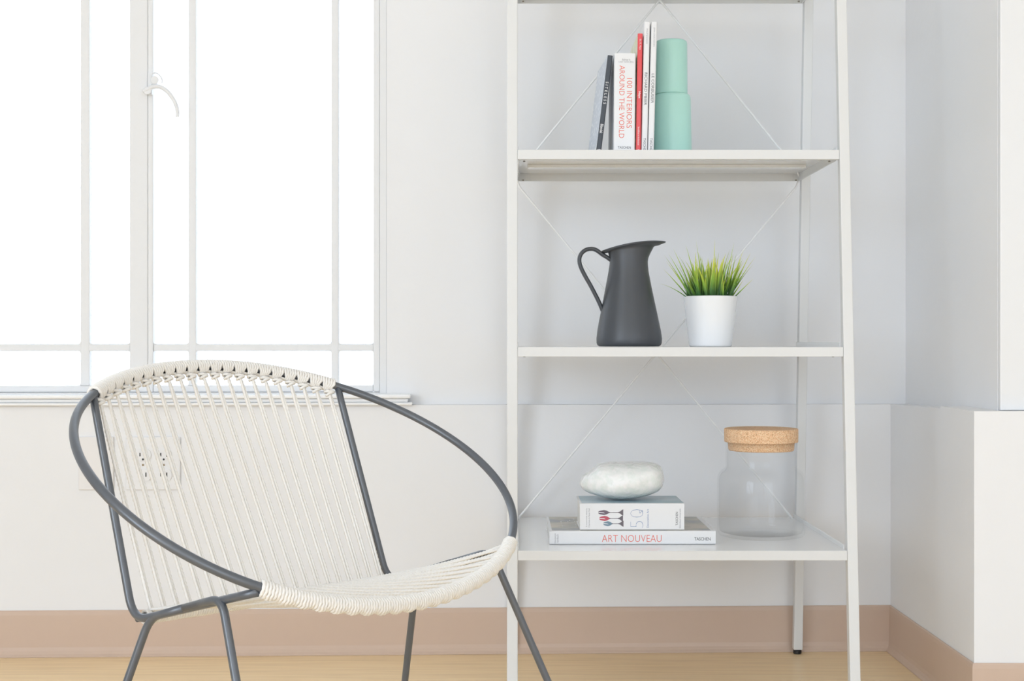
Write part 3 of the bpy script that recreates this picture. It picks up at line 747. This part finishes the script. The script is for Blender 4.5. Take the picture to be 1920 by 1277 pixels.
#  y(crop), left, right
J = [(1101, 400, 938), (1090, 384, 955), (1070, 377, 963), (1030, 376, 965), (960, 384, 955), (880, 398, 938), (800, 414, 921), (700, 433, 899), (600, 452, 878), (500, 471, 858), (430, 484, 845), (370, 493, 839), (340, 496, 838), (310, 494, 843), (280, 488, 857), (255, 483, 872), (235, 474, 885), (220, 470, 893)]
v = []; f = []; n = 72
def addring(cx_, rx, zc, slope, ryk=1.0, spout=0.0, arch=0.0):
    for k in range(n):
        a = 2*math.pi*k/n; ca, sa = math.cos(a), math.sin(a)
        x = rx*ca; y = rx*ryk*sa
        if spout and ca > 0: y *= (1-spout*ca**2.0)
        v.append((cx_+x, YJ+y, zc+slope*x+arch*(1-(x/rx)**2)-arch*.5))
for y, l, r_ in J:
    cxp = ((l+r_)/2-670); rx = (r_-l)/2
    k = max(0, min(1, (340-y)/135)); 
    addring(jx+jr(cxp), jr(rx), jz(y), .10*k**1.3, 1-.22*k, .25*k)
# lip
zl = jz(190)
SL, QB = .150, jr(24)
for cc, rx_, zy, yk, sp_ in ((690, 246, 208, .76, .36), (703, 270, 196, .73, .42), (709, 287, 190, .71, .46), (710, 291, 184, .70, .46), (709, 288, 178, .70, .46), (704, 268, 182, .71, .42), (695, 240, 196, .73, .38)):
    addring(jx+jr(cc-670), jr(rx_), jz(zy+10), SL, yk, sp_, QB)
for y, l, r_ in J[::-1][1:]:
    cxp = ((l+r_)/2-670); rx = (r_-l)/2-6; k = max(0, min(1, (340-y)/135)); addring(jx+jr(cxp), jr(rx), jz(y)+.0015, .10*k**1.3, 1-.22*k, .25*k)
R_ = len(v)//n
for i in range(R_-1):
    for k in range(n): l = (k+1) % n; f.append((i*n+k, i*n+l, (i+1)*n+l, (i+1)*n+k))
f.append(tuple(range(n))[::-1]); f.append(tuple((R_-1)*n+k for k in range(n)))
o = obj('body', v, f, M_JUG, jug, True)
hp = catmull([Vector((jx+jr(x-670), YJ+dy, jz(y))) for x, y, dy in ((505, 325, 0), (470, 300, 0), (425, 272, 0), (375, 236, 0), (330, 224, 0), (280, 234, 0), (238, 270, 0), (222, 325, 0), (236, 390, 0), (275, 470, 0), (318, 545, 0), (360, 625, 0), (395, 695, 0), (425, 765, 0), (438, 800, 0))], 6)
b = MB(); vv, ff = tube(hp, .0040, 12)
c_ = np.array([tuple(p) for p in hp]); vv = np.array(vv).reshape(len(hp), 12, 3); vv[:, :, 1] = YJ+(vv[:, :, 1]-YJ)*1.9
b.add(vv.reshape(-1, 3).tolist(), ff); b.build('handle', M_JUG, jug, True)

# -- middle shelf: potted grass
YPt = 2.745; kp = YPt/F; px_ = (1332-CX)*kp
pot = thing('potted_grass', 'small white pot of bright green spiky grass, right of the jug', 'potted plant', (px_, YPt, z2))
zr = zz(556, YPt)
v, f = lathe(px_, YPt, [(.0385, z2), (.0405, z2+.001), (.0412, z2+.004), (.0522, zr-.001), (.0524, zr), (.0515, zr+.0004), (.0502, zr-.0008), (.0485, zr-.012)], 72, True, False); obj('pot', v, f, M_POT, pot, True)
v, f = lathe(px_, YPt, [(.0484, zr-.0115), (.03, zr-.008), (0.0002, zr-.007)], 40, False, False); obj('moss', v, f, M_SOIL, pot, True)
rs = random.Random(11)
verts = []; faces = []; uvs = []
def blade(bx, by, ang, lean_, L, wd, bend, rnd, twist):
    n_ = 8; base = len(verts)
    p = Vector((px_+bx, YPt+by, zr-.010)); el = math.pi/2-lean_
    hd = Vector((math.cos(ang), math.sin(ang), 0)); sdv = Vector((-math.sin(ang+twist), math.cos(ang+twist), 0))
    for i in range(n_+1):
        t = i/n_; e = el-bend*t*t
        w_ = wd*(min(1, .65+t*1.6) if t < .3 else max(.03, (1-(t-.3)/.7)**.85))
        nn = sdv.cross(hd*math.cos(e)+Vector((0, 0, math.sin(e)))).normalized()
        verts.extend([tuple(p-sdv*w_), tuple(p+nn*w_*.35), tuple(p+sdv*w_)]); uvs.extend([(rnd, t*tipk)]*3)
        p = p+(hd*math.cos(e)+Vector((0, 0, math.sin(e))))*(L/n_)
    for i in range(n_):
        a = base+i*3
        faces.append((a, a+1, a+4, a+3)); faces.append((a+1, a+2, a+5, a+4))
for k in range(165):
    rad = .040*math.sqrt(rs.random()); an = rs.random()*2*math.pi
    bx, by = rad*math.cos(an), rad*math.sin(an)
    lean_ = rs.gauss(0, .13)+rad/.040*.32; tipk = rs.uniform(.75, 1.0)
    L = rs.uniform(.050, .108)*(1-.10*rad/.04)
    blade(bx, by, an+rs.gauss(0, .5), abs(lean_), L, rs.uniform(.0018, .0042), rs.uniform(0, .45), rs.random(), rs.gauss(0, .5))
# the long outer blades seen in the silhouette
tipk = .9
for (bx, an, ln, L, bd) in ((-.036, math.pi, .95, .075, .5), (-.034, math.pi, .70, .085, .1), (-.032, math.pi+.3, .62, .096, .15), (-.030, math.pi-.3, .55, .110, .1), (-.030, math.pi+.1, .48, .105, .1), (-.026, math.pi, .40, .112, 0.05),
                            (.036, 0, .78, .062, .05), (.034, .2, .42, .105, .1), (.033, -.2, .50, .100, .2), (.034, 0, .60, .050, .0), (.028, .1, .30, .105, .1), (.020, -.2, .22, .115, 0), (-.012, 2.8, .12, .118, .05), (.004, 1, .06, .120, .05), (-.02, 3, .25, .112, .05)):
    blade(bx, rs.uniform(-.02, .005), an, ln, L, .0019, bd, rs.random(), math.pi/2*.6)
fo = obj('grass_blades', verts, faces, M_GRASS, pot, True)
uvl = fo.data.uv_layers.new(name='UVMap'); li = np.zeros(len(fo.data.loops), int); fo.data.loops.foreach_get('vertex_index', li)
uvl.data.foreach_set('uv', np.array(uvs)[li].ravel())

# -- lower shelf: two lying books
z1 = SH[0]+.0003
Yb = 2.634; kb = Yb/F
xr = (1342-CX)*kb; T1 = .0255
r, SP, M = book('book', 'large flat white book with coral lettering reading Art Nouveau, bottom of the pair', xr, Yb, z1, T1, .208, .3080, lying=True, yaw=.3, right=M_COVTAUPE)
mk = lambda px: (1342-px)*kb
lettering('title', 'ART NOUVEAU', SP, T1*.44, mk(1184.5), .1105, .0130, M_REDINK, r, rot=DOWN, thin=-.012)
lettering('publisher', 'TASCHEN', SP, T1*.40, mk(1317), .0300, .0058, M_INK, r, rot=DOWN)
lettering('editors', 'Klaus-Juergen', SP, T1*.46, mk(1041), .0180, .0034, M_INK2, r)
lettering('editors', 'Sembach', SP, T1*.44, mk(1045.5), .0150, .0034, M_INK2, r)
TP = M @ Matrix(((0, 0, 1, T1), (0, 1, 0, 0), (1, 0, 0, 0), (0, 0, 0, 1)))      # cover plane of a lying book: x = z(book), y = depth
TP = M @ Matrix(((0, 0, 1, T1), (1, 0, 0, 0), (0, 1, 0, 0), (0, 0, 0, 1)))      # local x = depth, local y = along the spine, z = up
lettering('cover_title', 'NOUVEAU', TP, .105, .268, .150, .030, M_WHITEINK, r, thick=.0003, thin=-.02)
lettering('cover_text', 'Klaus Juergen Sembach', TP, .09, .232, .09, .006, M_WHITEINK, r, thick=.0003)
b = MB(); b.box(T1-.0004, T1+.0002, .0, .207, .3030, .3078, M); b.build('cover_edge', M_COVW, r)
b = MB(); b.box(T1-.0004, T1+.0002, .0, .2078, .0002, .0085, M); b.build('cover_edge', M_COVW, r)
Yc2 = 2.638; kc = Yc2/F; xr2 = (1283-CX)*kc; T2 = .0500; z12 = z1+T1+.0003
r, SP, M = book('book', 'smaller thick white book on the Art Nouveau book, spine printed with goblets and 50s', xr2, Yc2, z12, T2, .128, .1935, lying=True, yaw=.4, right=M_COVSKY)
mk = lambda px: (1283-px)*kc
lettering('title', '50', SP, T2*.43, mk(1194), .0345, .0235, M_BLUEINK, r, thin=-.038)
lettering('title', 's', SP, T2*.685, mk(1202), .0060, .0068, M_BLUEINK, r, thin=-.02)
lettering('subtitle', 'Decorative Art', SP, T2*.44, mk(1214.5), .0345, .0036, M_BLUEINK, r)
lettering('publisher', 'TASCHEN', SP, T2*.43, mk(1269), .0250, .0044, M_INK, r)
lettering('series', 'Bibliotheca Universalis', SP, T2*.44, mk(1275), .0360, .0030, M_INK2, r)
lettering('editors', 'A source book edited by', SP, T2*.47, mk(1100), .0350, .0028, M_INK2, r)
lettering('editors', 'Charlotte & Peter Fiell', SP, T2*.46, mk(1104.5), .0350, .0028, M_INK2, r)
def goblet(cxs, zfoot, ztop, wbowl, m_, fill):
    """upright goblet drawn flat on the spine; foot at the picture's right"""
    Hh = ztop-zfoot
    half = [(0.0055, 0), (.0052, .002), (.0018, .006), (.0006, .010), (.0005, Hh*.52), (.0012, Hh*.58), (wbowl*.8, Hh*.68), (wbowl, Hh*.78), (wbowl*.75, Hh*.92), (wbowl*.45, Hh)]
    pts = [(cxs+a, zfoot+b_) for a, b_ in half]+[(cxs-a, zfoot+b_) for a, b_ in half[::-1]]
    K = len(half); v_ = [SP @ Vector((x, y, .0002)) for x, y in pts]
    fs = [(i, i+1, 2*K-2-i, 2*K-1-i) for i in range(K-1)]
    fm_ = [0 if i < 5 else 1 for i in range(K-1)]
    obj('goblet_picture', v_, fs, None, r, False, [M_GOB, m_], fm_)
    hv = [SP @ Vector((cxs+x, zfoot+y, .0004)) for x, y in ((wbowl*.2, Hh*.99), (-wbowl*.1, Hh*.99), (-wbowl*.25, Hh*.74), (wbowl*.05, Hh*.8))]
    obj('goblet_highlight', hv, [(0, 1, 2, 3)], M_WHITEINK, r)
M_GOB = mat('goblet_grey', (.16, .14, .16), .5); M_GR = mat('goblet_red', (.55, .10, .14), .5); M_GBl = mat('goblet_blue', (.18, .27, .34), .5); M_GP = mat('goblet_plum', (.17, .13, .17), .5)
goblet(T2*.66, mk(1168.5), mk(1122), .0046, M_GP, 0); goblet(T2*.44, mk(1168), mk(1124), .0048, M_GR, 0); goblet(T2*.245, mk(1169), mk(1131.5), .0046, M_GBl, 0)
b = MB(); b.box(T2-.0004, T2+.0002, .0, .127, .1900, .1933, M); b.build('cover_edge', M_COVW, r)
# milky glass lump
YS = 2.703; ks = YS/F; zs0 = z12+T2+.0004
oc = [(330, 410), (336, 378), (352, 352), (385, 335), (410, 318), (428, 296), (455, 284), (500, 279), (560, 276), (640, 275), (720, 276), (765, 283), (800, 300), (820, 335), (824, 380), (812, 420), (785, 450), (740, 468), (690, 482), (640, 492), (580, 496), (520, 494), (470, 486), (425, 472), (380, 458), (348, 440)]
oc = [((980+x/3.097-CX)*ks, H-(780+y/3.097-CY)*ks) for x, y in oc]
zmin = min(q[1] for q in oc); oc = [(x, q-zmin+zs0) for x, q in oc]
cxs = (min(q[0] for q in oc)+max(q[0] for q in oc))/2
xs = np.linspace(min(q[0] for q in oc), max(q[0] for q in oc), 44)
a_ = np.array(oc); 
def crossz(x):
    hits = []
    for i in range(len(a_)):
        p, q = a_[i], a_[(i+1) % len(a_)]
        if (p[0]-x)*(q[0]-x) <= 0 and p[0] != q[0]: hits.append(p[1]+(q[1]-p[1])*(x-p[0])/(q[0]-p[0]))
    return min(hits), max(hits)
W_ = xs[-1]-xs[0]; v = []; f = []; n = 32
for i, x in enumerate(xs):
    tt = (i+.5)/len(xs)
    zlo, zhi = crossz(min(max(x, xs[0]+1e-4), xs[-1]-1e-4)); 
    e = math.sqrt(max(1e-3, 1-(2*(x-xs[0])/W_-1)**4)); dy = .058*e*(.72+.28*min(1, (x-xs[0])/W_*2.2))
    zc = (zlo+zhi)/2; hz = (zhi-zlo)/2
    for k in range(n):
        a = 2*math.pi*k/n; ca, sa = math.cos(a), math.sin(a)
        sx = abs(ca)**.85*(1 if ca > 0 else -1); sz = abs(sa)**.85*(1 if sa > 0 else -1)
        wob = 1+.035*math.sin(9*tt+3*a)+.02*math.sin(23*tt-2*a)
        v.append((x, YS+dy*sx*wob, zc+hz*sz))
for i in range(len(xs)-1):
    for k in range(n): l = (k+1) % n; f.append((i*n+k, (i+1)*n+k, (i+1)*n+l, i*n+l))
f.append(tuple(range(n))); f.append(tuple((len(xs)-1)*n+k for k in range(n))[::-1])
st = obj('glass_stone', v, f, M_STONE, None, True); sm = st.modifiers.new('s', 'SUBSURF'); sm.levels = 1; sm.render_levels = 1
tag(st, 'milky pale green glass lump resting on the thick goblet book', 'glass ornament')
# glass jar with cork lid
YG = 2.747; jx2 = (1427-CX)*YG/F; kg = YG/F
jar = thing('glass_jar', 'wide clear glass jar with a thick cork lid on the lowest visible shelf', 'jar', (jx2, YG, z1))
Rb = .0838; Rn = .0675
zsh = zz(880, YG); zrim = zz(829, YG)
o_ = [(.0, z1+.0004), (Rb-.012, z1+.0004), (Rb-.004, z1+.002), (Rb-.001, z1+.006), (Rb, z1+.014), (Rb, zsh-.020), (Rb-.0015, zsh-.012), (Rb-.0055, zsh-.0045), (Rb-.011, zsh-.0005), (Rn+.0012, zsh+.0025), (Rn, zsh+.0065), (Rn, zrim-.001), (Rn-.001, zrim)]
i_ = [(Rn-.0025, zrim-.001), (Rn-.0028, zsh+.005), (Rb-.0145, zsh-.0035), (Rb-.0085, zsh-.0075), (Rb-.0045, zsh-.014), (Rb-.003, zsh-.022), (Rb-.003, z1+.016), (Rb-.006, z1+.009), (Rb-.013, z1+.007), (0.0, z1+.0065)]
v, f = lathe(jx2, YG, o_+i_, 96, False, False); obj('glass_body', v, f, M_JAR, jar, True)
v, f = lathe(jx2, YG, [(0, zz(841.5, YG)-.003), (Rn-.006, zz(841.5, YG)-.003), (Rn-.0045, zz(841.5, YG)), (Rn-.0038, zrim+.0005), (.0698, zrim+.0006), (.0704, zrim+.002), (.0708, zz(806, YG)), (.0702, zz(804, YG)), (.0690, zz(803.2, YG)), (0, zz(803.2, YG))], 96, False, False)
o = obj('cork_lid', v, f, M_CORK, jar, True); o.data.polygons.foreach_set('use_smooth', [abs(p.normal.z) < .7 for p in o.data.polygons]);
